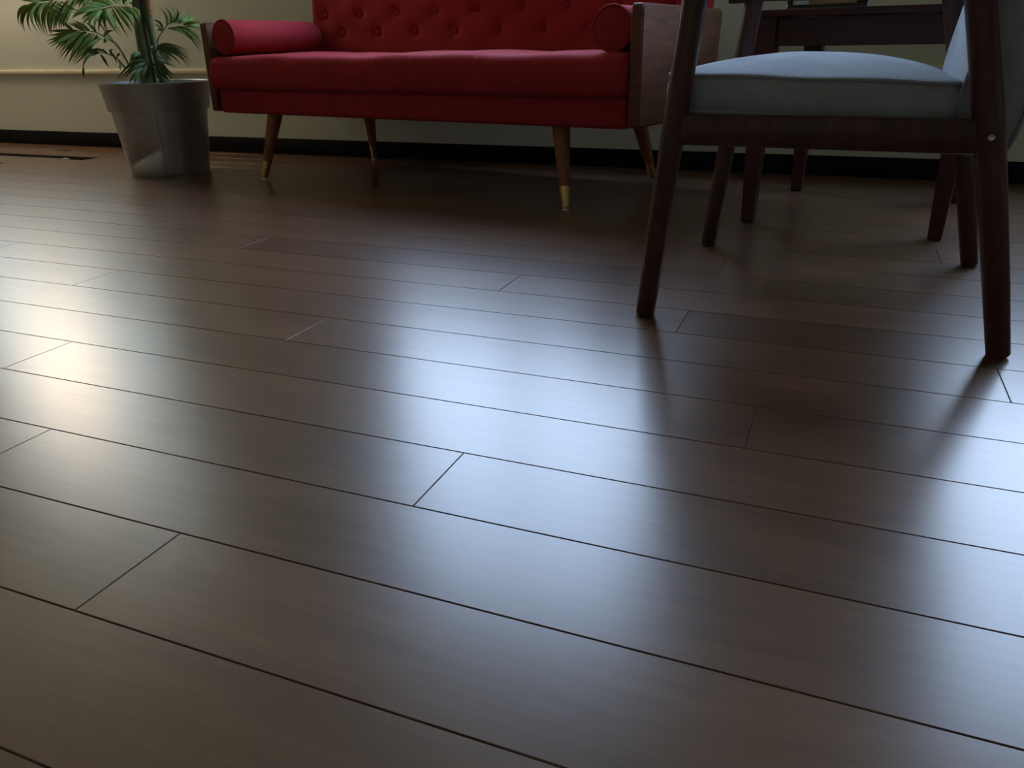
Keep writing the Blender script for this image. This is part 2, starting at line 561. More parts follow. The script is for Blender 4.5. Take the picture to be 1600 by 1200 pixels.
def seat_cushion():
    nx, ny = 90, 24
    x0, x1, y0, y1, z0, z1 = -0.832, 0.826, -0.030, 0.535, 0.312, 0.424
    seams = [-0.232, -0.055, 0.10, 0.34]
    prof = []                              # (y, z) profile round the front roll, over the top, to the back
    R = 0.034
    prof.append((y0 + 0.02, z0))
    for k in range(7):
        a = math.pi + math.pi / 2 * k / 6 - math.pi / 2
        pass
    for k in range(0, 6):                  # lower front corner
        a = -math.pi / 2 - (math.pi / 2) * k / 5
        prof.append((y0 + 0.022 + 0.022 * math.cos(a), z0 + 0.022 + 0.022 * math.sin(a)))
    for k in range(1, 4):
        prof.append((y0 - 0.004 * math.sin(math.pi * k / 4), z0 + 0.022 + (z1 - R - z0 - 0.022) * k / 4))
    for k in range(0, 8):                  # upper front corner
        a = math.pi - (math.pi / 2) * k / 7
        prof.append((y0 + R + R * math.cos(a), z1 - R + R * math.sin(a)))
    for k in range(1, 10):
        s = k / 9
        prof.append((y0 + R + (y1 - y0 - R) * s, z1 + 0.010 * math.sin(math.pi * min(1, s * 1.1)) - 0.006 * s))
    prof.append((y1, z0))
    ends = [0.022 * (1 - math.cos(math.pi / 2 * k / 7)) for k in range(7)]
    xs_ = [x0 + d for d in ends] + [x0 + 0.022 + (x1 - x0 - 0.044) * k / 220 for k in range(221)] + [x1 - d for d in reversed(ends)]
    nx = len(xs_) - 1
    V, F = [], []
    for i in range(nx + 1):
        x = xs_[i]
        e = min(x - x0, x1 - x)
        sq = 0.0
        if e < 0.022:
            q = 1 - e / 0.022
            sq = 1 - math.sqrt(max(0, 1 - q * q))
        cx = sum(math.exp(-((x - sm) / 0.006) ** 2) for sm in seams)
        wav = 0.0025 * math.sin(x * 9.1) + 0.0015 * math.sin(x * 23 + 1)
        for (y, z) in prof:
            yy, zz = y, z
            if sq > 0:
                cy, cz = (y0 + y1) / 2, (z0 + z1) / 2
                yy = y + (0.020 * sq) * (1 if y < cy else -1)
                zz = z + (0.020 * sq) * (1 if z < cz else -1)
            top = max(0.0, (z - (z0 + z1) / 2) / ((z1 - z0) / 2))
            zz += wav * top - 0.003 * cx * top
            if y < y0 + 0.06:
                yy += 0.003 * cx * (1 - 0.3 * top)
            V.append((x, yy, zz))
    m = len(prof)
    for i in range(nx):
        for k in range(m):
            F.append((i * m + k, i * m + (k + 1) % m, (i + 1) * m + (k + 1) % m, (i + 1) * m + k))
    F.append(tuple(range(m)))
    F.append(tuple(nx * m + k for k in range(m)))
    return raw('seat_cushion', V, F, 'red', sofa, 60)
seat_cushion()

# tufted back
BT = math.radians(6)
ROWS = [(0.500, 0.075), (0.568, -0.018), (0.636, 0.075), (0.704, -0.018)]
SP = 0.1845
buttons = []
for z, off in ROWS:
    k = -5
    while k < 6:
        bx_ = off + k * SP
        if abs(bx_) < 0.80:
            buttons.append((bx_, z))
        k += 1

def back_y(z):
    return 0.50 + (z - 0.43) * math.tan(BT)

def sofa_back():
    nx, nz = 168, 42
    x0, x1, z0, z1 = -0.838, 0.838, 0.40, 0.765
    V, F = [], []
    for j in range(nz + 1):
        for i in range(nx + 1):
            x = x0 + (x1 - x0) * i / nx
            z = z0 + (z1 - z0) * j / nz
            e = min(x - x0, x1 - x, z1 - z)
            y = back_y(z)
            if e < 0.03:
                q = 1 - e / 0.03
                y += 0.03 * (1 - math.sqrt(max(0, 1 - q * q)))
            d = 0.0
            for bx_, bz in buttons:
                dx, dz = x - bx_, z - bz
                r2 = dx * dx + dz * dz
                if r2 < 0.012:
                    d += 0.012 * math.exp(-r2 / 0.00022) + 0.008 * math.exp(-r2 / 0.0016)
                    # soft diagonal pleats
                    a = abs(abs(dx) * 0.6 - abs(dz) * 0.8)
                    d += 0.0015 * math.exp(-(a / 0.006) ** 2) * math.exp(-r2 / 0.003)
            V.append((x, y + d, z))
    nf = len(V)
    for j in range(nz):
        for i in range(nx):
            a = j * (nx + 1) + i
            F.append((a, a + 1, a + nx + 2, a + nx + 1))
    # rim loop and flat rear
    loop = [i for i in range(nx + 1)] + [j * (nx + 1) + nx for j in range(1, nz + 1)] + \
           [nz * (nx + 1) + i for i in range(nx - 1, -1, -1)] + [j * (nx + 1) for j in range(nz - 1, 0, -1)]
    base = len(V)
    for q in loop:
        x, y, z = V[q]
        V.append((x, back_y(z) + 0.068, z))
    m = len(loop)
    for k in range(m):
        F.append((loop[k], loop[(k + 1) % m], base + (k + 1) % m, base + k))
    F.append(tuple(base + k for k in range(m)))
    return raw('backrest', V, F, 'red', sofa, 50)
bk = sofa_back()
rl = box('added_rear_lining', (-0.825, 0.825, 0.0, 0.003, 0.0, 0.34), 'added_lining', sofa, 0.001, 1)  # unseen sheet, added to keep the sofa's red bounce light off the wall
rl.location = (0, back_y(0.41) + 0.0695, 0.41)
rl.rotation_euler = (-BT, 0, 0)
# one button mesh, shared
bv, bf = [], []
nb = 12
for (r, h) in ((0.0105, 0.0), (0.0105, 0.003), (0.0085, 0.0062), (0.0045, 0.0078)):
    for k in range(nb):
        a = 2 * math.pi * k / nb
        bv.append((r * math.cos(a), -h, r * math.sin(a)))
for i in range(3):
    for k in range(nb):
        bf.append((i * nb + k, i * nb + (k + 1) % nb, (i + 1) * nb + (k + 1) % nb, (i + 1) * nb + k))
bf.append(tuple(3 * nb + k for k in range(nb)))
bme = None
for bx_, bz in buttons:
    if bme is None:
        o = raw('button', bv, bf, 'red', bk, 60)
        bme = o.data
    else:
        o = bpy.data.objects.new('button', bme)
        COL.objects.link(o)
        o.parent = bk
    o.location = (bx_, back_y(bz) + 0.0150, bz)
    o.rotation_euler = (-BT, 0, 0)

# arms: rounded walnut panels
def arm(sgn):
    pts = []
    y0, y1, z0, z1 = -0.012, 0.60, 0.236, 0.541
    def corner(cy, cz, r, a0, a1, n=6):
        for k in range(n + 1):
            a = a0 + (a1 - a0) * k / n
            pts.append((cy + r * math.cos(a), cz + r * math.sin(a)))
    h = math.pi / 2
    corner(y1 - 0.018, z1 - 0.018, 0.018, 0, h)
    corner(y0 + 0.012, z1 - 0.012, 0.012, h, 2 * h)
    corner(y0 + 0.01, z0 + 0.01, 0.01, 2 * h, 3 * h)
    corner(y1 - 0.06, z0 + 0.03, 0.03, 3 * h, 4 * h)
    xi, xo = 0.828 * sgn, 0.862 * sgn
    V, F = [], []
    m = len(pts)
    ch = 0.005
    def ins(p, d):
        cy, cz = (y0 + y1) / 2, (z0 + z1) / 2
        return (p[0] + (d if p[0] < cy else -d), p[1] + (d if p[1] < cz else -d))
    for (x, d) in ((xi, ch * 0.6), (xi + sgn * ch * 0.6, 0), (xo - sgn * ch, 0), (xo, ch)):
        for p in pts:
            q = ins(p, d)
            V.append((x, q[0], q[1]))
    for r in range(3):
        for k in range(m):
            F.append((r * m + k, r * m + (k + 1) % m, (r + 1) * m + (k + 1) % m, (r + 1) * m + k))
    F.append(tuple(range(m)))
    F.append(tuple(3 * m + k for k in range(m)))
    o = raw('arm_panel', V, F, 'walnut', sofa, 35)
    o['label'] = 'walnut side panel'
arm(-1)
arm(1)

def sofa_leg(fx, fy, dx, dy, top):
    p0, p1 = Vector((fx, fy, 0.006)), Vector((fx + dx, fy + dy, top))
    def at(s):
        return p0 + (p1 - p0) * s
    l = tube('leg', [at(0.26), at(0.5), at(0.8), at(1.0)], [0.0165, 0.0200, 0.0240, 0.0262], 'legwood', sofa, n=18)
    l['label'] = 'round tapered wooden leg'
    c = tube('brass_tip', [at(0.0), at(0.02), at(0.258), at(0.26)], [0.0105, 0.0118, 0.0166, 0.0155], 'brass', l, n=18)
    c['label'] = 'brass leg tip'
    tube('foot_pad', [(fx, fy, 0.0), (fx, fy, 0.0058)], [0.0105, 0.0105], 'pad', l, n=16)
sofa_leg(-0.639, 0.0, 0.046, 0.050, 0.2315)
sofa_leg(0.639, 0.0, -0.046, 0.050, 0.2315)
sofa_leg(0.650, 0.628, -0.046, -0.068, 0.2315)
sofa_leg(-0.650, 0.628, 0.046, -0.068, 0.2315)

def bolster(cx, cz, side, lab):
    c = bpy.data.objects.new('bolster_cushion', None)
    COL.objects.link(c)
    c.location = SO + Matrix.Rotation(SA, 3, 'Z') @ Vector((cx, 0.0, cz))
    c.rotation_euler = (0, 0, SA)
    tag(c, lab, 'cushion', 'red bolsters on the sofa')
    R, L = 0.0565, 0.455
    prof = [(0.0, 0.001), (R * 0.5, -0.002), (R * 0.86, 0.0), (R * 0.955, 0.004), (R, 0.012), (R * 1.015, 0.10), (R * 1.02, 0.23), (R * 1.01, 0.36), (R * 0.99, 0.415),
            (R * 0.90, 0.440), (R * 0.62, 0.452), (0.0, L)]
    V, F = [], []
    n = 36
    for (r, y) in prof:
        for k in range(n):
            a = 2 * math.pi * k / n
            V.append((max(r, 0.0004) * math.cos(a), y, max(r, 0.0004) * math.sin(a)))
    for i in range(len(prof) - 1):
        for k in range(n):
            F.append((i * n + k, i * n + (k + 1) % n, (i + 1) * n + (k + 1) % n, (i + 1) * n + k))
    raw('cushion_body', V, F, 'red', c, 60)
    for yy in (0.004,):
        pts = [(R * 0.985 * math.cos(2 * math.pi * k / 40), yy, R * 0.985 * math.sin(2 * math.pi * k / 40)) for k in range(40)]
        v, f = tubev(pts, 0.0032, n=8, closed=True, up=Vector((0, 1, 0)))
        raw('piping', v, f, 'red', c, True)
bolster(-0.757, 0.488, -1, 'red bolster cushion at the plant end of the sofa')
bolster(0.768, 0.483, 1, 'red bolster cushion at the armchair end of the sofa')

# ------------------------------------------------------------------ armchair (faces towards -x)
AC = Vector((0.009, 1.607, 0))
chair = thing('armchair', 'dark wood armchair with blue-grey box cushions in front of the side table', 'armchair', AC, -0.038)
HY = 0.285                                # half distance between side frames

def post(pts, rad, y, lab=None):
    return tube('leg', [(p[0], y, p[1]) for p in pts], rad, 'dark', chair, n=20, up=Vector((0, 1, 0)))

for s in (-1, 1):
    y = s * HY
    fp = post([(-0.2885, 0.0), (-0.287, 0.004), (-0.2765, 0.11), (-0.2555, 0.32), (-0.2365, 0.505), (-0.2335, 0.533)],
              [0.0150, 0.0172, 0.0182, 0.0192, 0.0190, 0.0185], y)
    bp = post([(0.2655, 0.0), (0.2640, 0.004), (0.2400, 0.11), (0.1905, 0.32), (0.1460, 0.493), (0.1350, 0.531)],
              [0.0145, 0.0168, 0.0185, 0.0205, 0.0195, 0.0185], y)
    # armrest: flat shaped bar sloping a little to the back
    V, F = [], []
    st = [(-0.285, 0.5330, 0.018), (-0.275, 0.5330, 0.026), (-0.20, 0.5360, 0.031), (-0.05, 0.5330, 0.030), (0.08, 0.5295, 0.027), (0.17, 0.5260, 0.025), (0.20, 0.5250, 0.016)]
    nn = 14
    for (x, z, w) in st:
        for k in range(nn):
            a = 2 * math.pi * k / nn
            V.append((x, y + w * math.copysign(abs(math.cos(a)) ** 0.7, math.cos(a)), z + 0.0125 * math.copysign(abs(math.sin(a)) ** 0.6, math.sin(a))))
    for i in range(len(st) - 1):
        for k in range(nn):
            F.append((i * nn + k, i * nn + (k + 1) % nn, (i + 1) * nn + (k + 1) % nn, (i + 1) * nn + k))
    F.append(tuple(range(nn)))
    F.append(tuple((len(st) - 1) * nn + k for k in range(nn)))
    raw('armrest', V, F, 'dark', chair, 50)
    box('side_rail', (-0.262, 0.190, y - 0.012, y + 0.012, 0.295, 0.343), 'dark', chair, 0.004, 2)
    # bolts on the outer face of the back posts
    yo = y + s * 0.0195
    def disc(nm, r0, h0, h1, mat, par, x=0.191, z=0.320):
        V, F = [], []
        n = 18
        for (r, h) in ((r0, h0), (r0, h1 - 0.0006), (r0 * 0.85, h1), (r0 * 0.4, h1 - 0.001)):
            for k in range(n):
                a = 2 * math.pi * k / n
                V.append((x + r * math.cos(a), yo + s * h, z + r * math.sin(a)))
        for i in range(3):
            for k in range(n):
                F.append((i * n + k, i * n + (k + 1) % n, (i + 1) * n + (k + 1) % n, (i + 1) * n + k))
        F.append(tuple(3 * n + k for k in range(n)))
        o = raw(nm, V, F, mat, par, 40)
        return o
    rg = disc('bolt_ring', 0.0075, -0.003, 0.0012, 'black', bp)
    bo = disc('bolt', 0.0046, -0.003, 0.0020, 'steel', bp)
    bo['label'] = 'steel bolt head'
box('front_rail', (-0.262, -0.240, -0.272, 0.272, 0.290, 0.329), 'dark', chair, 0.004, 2)
box('rear_rail', (0.165, 0.187, -0.272, 0.272, 0.290, 0.329), 'dark', chair, 0.004, 2)
for i in range(5):
    xx = -0.20 + 0.085 * i
    box('seat_slat', (xx - 0.016, xx + 0.016, -0.272, 0.272, 0.318, 0.328), 'dark', chair, 0.002, 1)

def rrect(a0, a1, b0, b1, r, n=7, m=14):
    pts = []
    def arc(ca, cb, t0):
        for k in range(n + 1):
            t = t0 + math.pi / 2 * k / n
            pts.append((ca + r * math.cos(t), cb + r * math.sin(t)))
    arc(a1 - r, b1 - r, 0)
    arc(a0 + r, b1 - r, math.pi / 2)
    arc(a0 + r, b0 + r, math.pi)
    arc(a1 - r, b0 + r, 3 * math.pi / 2)
    # subdivide straight runs
    out = []
    for i in range(len(pts)):
        p, q = Vector(pts[i]), Vector(pts[(i + 1) % len(pts)])
        L = (q - p).length
        k = max(1, int(L / 0.03))
        for j in range(k):
            out.append(tuple(p + (q - p) * j / k))
    return out

def box_cushion(name, a0, a1, b0, b1, h0, h1, crown, mat4, parent, belly=0.004, r=0.03, sag=0.0, power=2.3):
    """cushion in a local (a, b, height) frame mapped by mat4; piping on both edges"""
    ol = rrect(a0, a1, b0, b1, r)
    ca, cb = (a0 + a1) / 2, (b0 + b1) / 2
    ringsV = []
    def ring(s, h, grow=0.0, wave=0.0):
        out = []
        for i, (a, b) in enumerate(ol):
            d = Vector((a - ca, b - cb))
            n = d.normalized() if d.length > 1e-6 else Vector((0, 0))
            hh = h + wave * (math.sin(a * 34 + 1.0) + math.sin(b * 29 + 2.0)) * 0.5
            out.append((ca + d.x * s + n.x * grow, cb + d.y * s + n.y * grow, hh))
        return out
    wv = sag
    ringsV.append(ring(0.02, h0 - crown * 0.25))
    ringsV.append(ring(0.6, h0 - crown * 0.18))
    ringsV.append(ring(0.97, h0 - 0.001))
    ringsV.append(ring(1.0, h0 + 0.003, 0, 0))
    ringsV.append(ring(1.0, h0 + (h1 - h0) * 0.35, belly))
    ringsV.append(ring(1.0, h0 + (h1 - h0) * 0.7, belly))
    ringsV.append(ring(1.0, h1 - 0.003, 0.0, wv))
    for s in (0.985, 0.95, 0.90, 0.82, 0.72, 0.6, 0.45, 0.3, 0.15, 0.02):
        ringsV.append(ring(s, h1 + crown * (1 - s ** power) + 0.001, 0, wv * s))
    V, F = [], []
    n = len(ol)
    for rg in ringsV:
        V += [mat4 @ Vector(p) for p in rg]
    for i in range(len(ringsV) - 1):
        for k in range(n):
            F.append((i * n + k, i * n + (k + 1) % n, (i + 1) * n + (k + 1) % n, (i + 1) * n + k))
    F.append(tuple(range(n)))
    F.append(tuple((len(ringsV) - 1) * n + k for k in range(n)))
    c = raw(name, V, F, mat, parent, 70)
    for h, w in ((h1, wv), (h0 + 0.004, 0)):
        pts = [mat4 @ Vector(p) for p in ring(1.0, h, 0.0015, w)]
        v, f = tubev(pts, 0.0030, n=8, closed=True)
        raw('piping', v, f, mat, c, True)
    return c
mat = 'grey'
# seat tilts back slightly
tilt = Matrix.Rotation(math.radians(1.7), 4, 'Y')
box_cushion('seat_cushion', -0.290, 0.140, -0.256, 0.256, 0.3330, 0.391, 0.034, tilt, chair, 0.005, 0.028, 0.0022, 2.2)
# back cushion: local a -> up along the back, b -> across, height -> towards the sitter (-x)
bt = math.radians(10)
up = Vector((math.sin(bt), 0, math.cos(bt)))
out = Vector((-math.cos(bt), 0, math.sin(bt)))
org = Vector((0.232, 0, 0.288))
mb = Matrix(((up.x, 0, out.x, org.x), (0, 1, 0, 0), (up.z, 0, out.z, org.z), (0, 0, 0, 1)))
box_cushion('back_cushion', 0.004, 0.560, -0.250, 0.250, 0.006, 0.0985, 0.020, mb, chair, 0.003, 0.05, 0.0, 3.0)
# back frame behind the cushion
for s in (-1, 1):
    pa, pb = org + up * 0.14 - out * 0.014 + Vector((0, s * 0.22, 0)), org + up * 0.52 - out * 0.014 + Vector((0, s * 0.22, 0))
    tube('back_upright', [pa, pb], [0.012, 0.011], 'dark', chair, n=12, up=Vector((0, 1, 0)))
for q in (0.20, 0.35, 0.50):
    p = org + up * q - out * 0.014
    tube('back_crossbar', [p + Vector((0, -0.215, 0)), p + Vector((0, 0.215, 0))], [0.010, 0.010], 'dark', chair, n=12)

# ------------------------------------------------------------------ side table behind the armchair
TA = math.atan2(2.133 - 2.206, 0.228 + 0.21)
tab = thing('side_table', 'dark mahogany side table with tapered legs behind the armchair', 'table', (-0.21, 2.206, 0), TA)
TWd, TDp = 0.452, 0.545
box('table_top', (-0.046, TWd + 0.046, -0.046, TDp + 0.046, 0.499, 0.5155), 'table', tab, 0.003, 2)
aps = ((0.026, TWd - 0.026, -0.014, 0.006, 0.4345, 0.4988), (0.026, TWd - 0.026, TDp - 0.006, TDp + 0.014, 0.4345, 0.4988),
       (-0.014, 0.006, 0.026, TDp - 0.026, 0.4345, 0.4988), (TWd - 0.006, TWd + 0.014, 0.026, TDp - 0.026, 0.4345, 0.4988))
for b_ in aps:
    box('apron', b_, 'table', tab, 0.002, 1)
for lx in (0.0, TWd):
    for ly in (0.0, TDp):
        V, F = [], []
        prof = [(0.0, 0.0135), (0.006, 0.0155), (0.2, 0.0205), (0.40, 0.0250), (0.4985, 0.0255)]
        for z, h in prof:
            V += [(lx - h, ly - h, z), (lx + h, ly - h, z), (lx + h, ly + h, z), (lx - h, ly + h, z)]
        for i in range(len(prof) - 1):
            for k in range(4):
                F.append((i * 4 + k, i * 4 + (k + 1) % 4, i * 4 + 4 + (k + 1) % 4, i * 4 + 4 + k))
        F.append((0, 1, 2, 3))
        n = (len(prof) - 1) * 4
        F.append((n, n + 1, n + 2, n + 3))
        raw('leg', V, F, 'table', tab)
# picture frame leaning on the table
ca, sa = math.cos(TA), math.sin(TA)
def tpt(x, y, z):
    return (-0.21 + x * ca - y * sa, 2.206 + x * sa + y * ca, z)
pf = thing('picture_frame', 'black picture frame with blue and tan print standing on the side table', 'picture frame', tpt(0.126, 0.02, 0.5157), TA)
FWd, FHt, FB = 0.184, 0.135, 0.011
lean = Matrix.Rotation(math.radians(-14), 4, 'X')
def leanbox(nm, b, m_, par):
    o = box(nm, b, m_, par, 0.0015, 1)
    o.data.transform(Matrix.Translation((0, 0, 0.0)) @ lean)
    return o
leanbox('frame_bar', (-FWd / 2, FWd / 2, 0, 0.014, 0.0, FB), 'black', pf)
leanbox('frame_bar', (-FWd / 2, FWd / 2, 0, 0.014, FHt - FB, FHt), 'black', pf)
leanbox('frame_bar', (-FWd / 2, -FWd / 2 + FB * 1.1, 0, 0.014, FB, FHt - FB), 'black', pf)
leanbox('frame_bar', (FWd / 2 - FB * 2.2, FWd / 2, 0, 0.014, FB, FHt - FB), 'black', pf)
leanbox('backing_board', (-FWd / 2 + 0.004, FWd / 2 - 0.004, 0.010, 0.0135, 0.004, FHt - 0.004), 'black', pf)
leanbox('blue_print', (-FWd / 2 + FB, -FWd / 2 + FB + 0.040, 0.006, 0.0098, FB - 0.002, FHt - FB + 0.002), 'skyprint', pf)
leanbox('tan_print', (-FWd / 2 + FB + 0.0402, FWd / 2 - FB * 2, 0.006, 0.0098, FB - 0.002, FHt - FB + 0.002), 'tanprint', pf)
leanbox('easel_strut', (-0.012, 0.012, 0.0137, 0.017, 0.02, 0.11), 'black', pf)

# ------------------------------------------------------------------ potted palm
PC = Vector((-2.478, 2.482, 0))
palm = thing('potted_palm', 'green parlour palm in a dented galvanised metal planter beside the sofa', 'potted plant', PC, 0)
va = math.atan2(-PC.y, -PC.x)             # angle from the plant towards the camera
def pot():
    n = 96
    prof = [(0.0, 0.004), (0.138, 0.004), (0.1455, 0.0), (0.147, 0.003), (0.1485, 0.010)]
    for k in range(1, 25):
        z = 0.010 + (0.238 - 0.010) * k / 24
        prof.append((0.1485 + (0.1735 - 0.1485) * k / 24, z))
    prof += [(0.1815, 0.2385), (0.1835, 0.2405), (0.1865, 0.262), (0.193, 0.300), (0.1985, 0.332), (0.1995, 0.3375), (0.1985, 0.3395), (0.1965, 0.3380),
             (0.190, 0.300), (0.182, 0.26), (0.170, 0.235)]
    V, F = [], []
    for (r, z) in prof:
        for k in range(n):
            a = 2 * math.pi * k / n
            rr = r
            if 0.006 < z < 0.236 and r > 0.14:
                # dent: flattened hollow with a crease, low on the side that faces the room
                da = (a - (va - 0.62) + math.pi) % (2 * math.pi) - math.pi
                ua = da / 0.52
                if abs(ua) < 1:
                    zc = 0.072 + 0.030 * ua
                    dz = z - zc
                    fall = (1 - ua * ua)
                    if dz >= 0:
                        rr -= 0.020 * fall * math.exp(-dz / 0.045)
                    else:
                        rr -= 0.020 * fall * math.exp(dz / 0.014)
                # rolled vertical seam
                ds = (a - (va + 0.02) + math.pi) % (2 * math.pi) - math.pi
                rr += 0.0016 * math.exp(-(ds / 0.05) ** 2)
            V.append((rr * math.cos(a), rr * math.sin(a), z))
    for i in range(len(prof) - 1):
        for k in range(n):
            F.append((i * n + k, i * n + (k + 1) % n, (i + 1) * n + (k + 1) % n, (i + 1) * n + k))
    F.append(tuple(k for k in range(n)))
    o = raw('planter', V, F, 'zinc', palm, 35)
    o['label'] = 'dented galvanised metal planter'
    # narrow folded seam strip up the side
    a = va - 0.10
    pts = [((r + 0.0012) * math.cos(a), (r + 0.0012) * math.sin(a), z) for r, z in ((0.149, 0.012), (0.1735, 0.236))]
    tube('seam', pts, [0.0018, 0.0018], 'zinc', o, n=6)
    v, f = lathev([(0.0005, 0.298), (0.08, 0.296), (0.14, 0.291), (0.187, 0.288)], 32)
    raw('soil', v, f, 'soil', palm, True)
pot()

VD = Vector((PC.x, PC.y, 0)).normalized()      # horizontal view direction to the plant
def P3(px, py, dep=0.0):
    """pixel -> point on the upright plane through the plant, pushed dep metres away from the camera; plant-local"""
    d = CF + CR * ((px - 800) / FOCAL) + CU * (-(py - 600) / FOCAL)
    t = ((PC + VD * dep) - CC).dot(VD) / d.dot(VD)
    return CC + d * t - PC
def c4(x, y):
    return (x / 6.6667, y / 6.6667)
def c5(x, y):
    return (160 + x / 8.8889, y / 8.8889)

lr = random.Random(11)
def bez(a, b, c, s):
    return a * (1 - s) ** 2 + b * 2 * s * (1 - s) + c * s * s
def leafmesh(p0, pm, p1, w, fold=0.25, twist=0.0):
    ctrl = pm * 2 - (p0 + p1) * 0.5
    V, F = [], []
    ns = 7
    prof = [0.35, 0.75, 1.0, 1.0, 0.85, 0.55, 0.28, 0.03]
    view = VD
    for i in range(ns + 1):
        s = i / ns
        p = bez(p0, ctrl, p1, s)
        q = bez(p0, ctrl, p1, min(1, s + 0.02)) - bez(p0, ctrl, p1, max(0, s - 0.02))
        q.normalize()
        side = q.cross(view)
        if side.length < 1e-3:
            side = q.cross(Vector((0, 0, 1)))
        side.normalize()
        side = Matrix.Rotation(twist, 3, q) @ side
        nrm = side.cross(q)
        h = w * prof[i] * 0.40
        V += [p - side * h + nrm * h * fold, p, p + side * h + nrm * h * fold]
    for i in range(ns):
        for k in range(2):
            a = i * 3 + k
            F.append((a, a + 1, a + 4, a + 3))
    return V, F

def frond(name_lab, rach, leaves, cv, dep, tipdep, w, lm, sw=0.0035):
    """rach: traced stalk; leaves: (base, middle, tip) traced leaflets"""
    n = len(rach)
    pts = [P3(*cv(*p), dep * (0.25 + 0.75 * i / max(1, n - 1))) for i, p in enumerate(rach)]
    fine = []
    for i in range(n - 1):
        p0, p1, p2, p3 = pts[max(0, i - 1)], pts[i], pts[i + 1], pts[min(n - 1, i + 2)]
        for j in range(4):
            s = j / 4
            fine.append(0.5 * ((2 * p1) + (p2 - p0) * s + (2 * p0 - 5 * p1 + 4 * p2 - p3) * s * s + (3 * p1 - p0 - 3 * p2 + p3) * s ** 3))
    fine.append(pts[-1])
    rad = [sw * (1 - 0.65 * i / (len(fine) - 1)) for i in range(len(fine))]
    fr = tube('frond', fine, rad, 'stem', palm, n=7)
    full = list(leaves)
    for (la, lb) in zip(leaves, leaves[1:]):      # leaflets between the traced ones
        if math.hypot(la[0][0] - lb[0][0], la[0][1] - lb[0][1]) < 140 and math.hypot(la[2][0] - lb[2][0], la[2][1] - lb[2][1]) < 260:
            full.append(tuple(tuple((p + q) / 2 + lr.uniform(-9, 9) for p, q in zip(u_, v_)) for u_, v_ in zip(la, lb)))
    for (b, m_, t_) in full:
        d0 = dep
        d1 = dep + tipdep * lr.uniform(0.3, 1.0) * lr.choice((1, 1, -0.6))
        p0, p1 = P3(*cv(*b), d0), P3(*cv(*t_), d1)
        pm = P3(*cv(*m_), (d0 + d1) / 2 - 0.015)
        v, f = leafmesh(p0, pm, p1, w * lr.uniform(0.85, 1.15), 0.3, lr.uniform(-0.35, 0.35))
        raw('leaflet', v, f, lm, fr, True)
    return fr

# trunks
def stalk(nm, path, rad, m_, dep=0.0):
    return tube(nm, [P3(px, py, dep) for px, py in path], rad, m_, palm, n=12)
stalk('trunk', [(233, 146), (232, 127), (227.5, 92), (219, 46), (215, 12), (211, -30), (205, -90)], [0.030, 0.028, 0.0225, 0.0205, 0.019, 0.016, 0.010], 'stem')
stalk('trunk', [(258, 146), (255.5, 127), (245.5, 93), (239, 63), (232, 31), (228, 0), (224, -60)], [0.016, 0.014, 0.0125, 0.012, 0.0135, 0.012, 0.007], 'stem', -0.015)
stalk('trunk', [(240, 146), (238, 120), (232, 85), (226, 40), (222, 5), (220, -40)], [0.017, 0.016, 0.013, 0.012, 0.010, 0.006], 'stem', 0.03)
sh = stalk('dry_sheath', [(233, 24), (232.5, 8), (230.5, -10), (229, -30)], [0.0125, 0.0145, 0.0150, 0.010], 'sheath', -0.017)
sh['label'] = 'dry tan leaf sheath'

# A: upper left arching frond
frond('A', [(1420, 60), (1150, -60), (830, -50), (560, -5), (400, 18), (290, 50)],
      [((300, 50), (200, 120), (195, 262)), ((365, 32), (245, 160), (262, 340)), ((420, 30), (325, 170), (415, 356)), ((470, 25), (385, 150), (468, 366)),
       ((525, 15), (440, 160), (478, 368)), ((590, 10), (500, 170), (535, 372)), ((650, 10), (548, 200), (540, 362)), ((705, 5), (602, 190), (588, 312)),
       ((760, 0), (650, 200), (650, 312)), ((800, -10), (700, 200), (705, 290)), ((440, 15), (320, 5), (225, 10)), ((520, 0), (400, -20), (300, -15)),
       ((640, 15), (730, 80), (830, 112)), ((540, 40), (640, 110), (745, 165)), ((470, 112), (590, 190), (722, 262)), ((860, -20), (770, 20), (760, 60)),
       ((900, -20), (840, 30), (822, 90)), ((960, -30), (900, 20), (880, 90))],
      c4, -0.05, 0.10, 0.0120, 'leaf')
# B: bright frond turned to the viewer
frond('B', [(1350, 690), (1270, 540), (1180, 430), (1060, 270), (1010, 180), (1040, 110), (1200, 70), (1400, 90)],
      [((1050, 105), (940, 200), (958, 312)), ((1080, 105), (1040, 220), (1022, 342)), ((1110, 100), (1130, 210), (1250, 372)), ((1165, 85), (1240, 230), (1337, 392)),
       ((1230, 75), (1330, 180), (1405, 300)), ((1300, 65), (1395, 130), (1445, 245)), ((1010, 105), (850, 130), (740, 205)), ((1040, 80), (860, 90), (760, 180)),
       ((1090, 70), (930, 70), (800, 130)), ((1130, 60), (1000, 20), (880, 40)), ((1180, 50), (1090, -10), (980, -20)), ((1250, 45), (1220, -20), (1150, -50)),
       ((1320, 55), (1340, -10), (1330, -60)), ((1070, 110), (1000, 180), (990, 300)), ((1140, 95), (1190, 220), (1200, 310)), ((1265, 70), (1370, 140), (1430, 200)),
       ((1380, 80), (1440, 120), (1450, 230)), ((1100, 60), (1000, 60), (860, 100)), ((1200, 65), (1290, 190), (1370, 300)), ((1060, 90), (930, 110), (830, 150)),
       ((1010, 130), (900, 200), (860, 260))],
      c4, -0.12, 0.09, 0.0135, 'leafl')
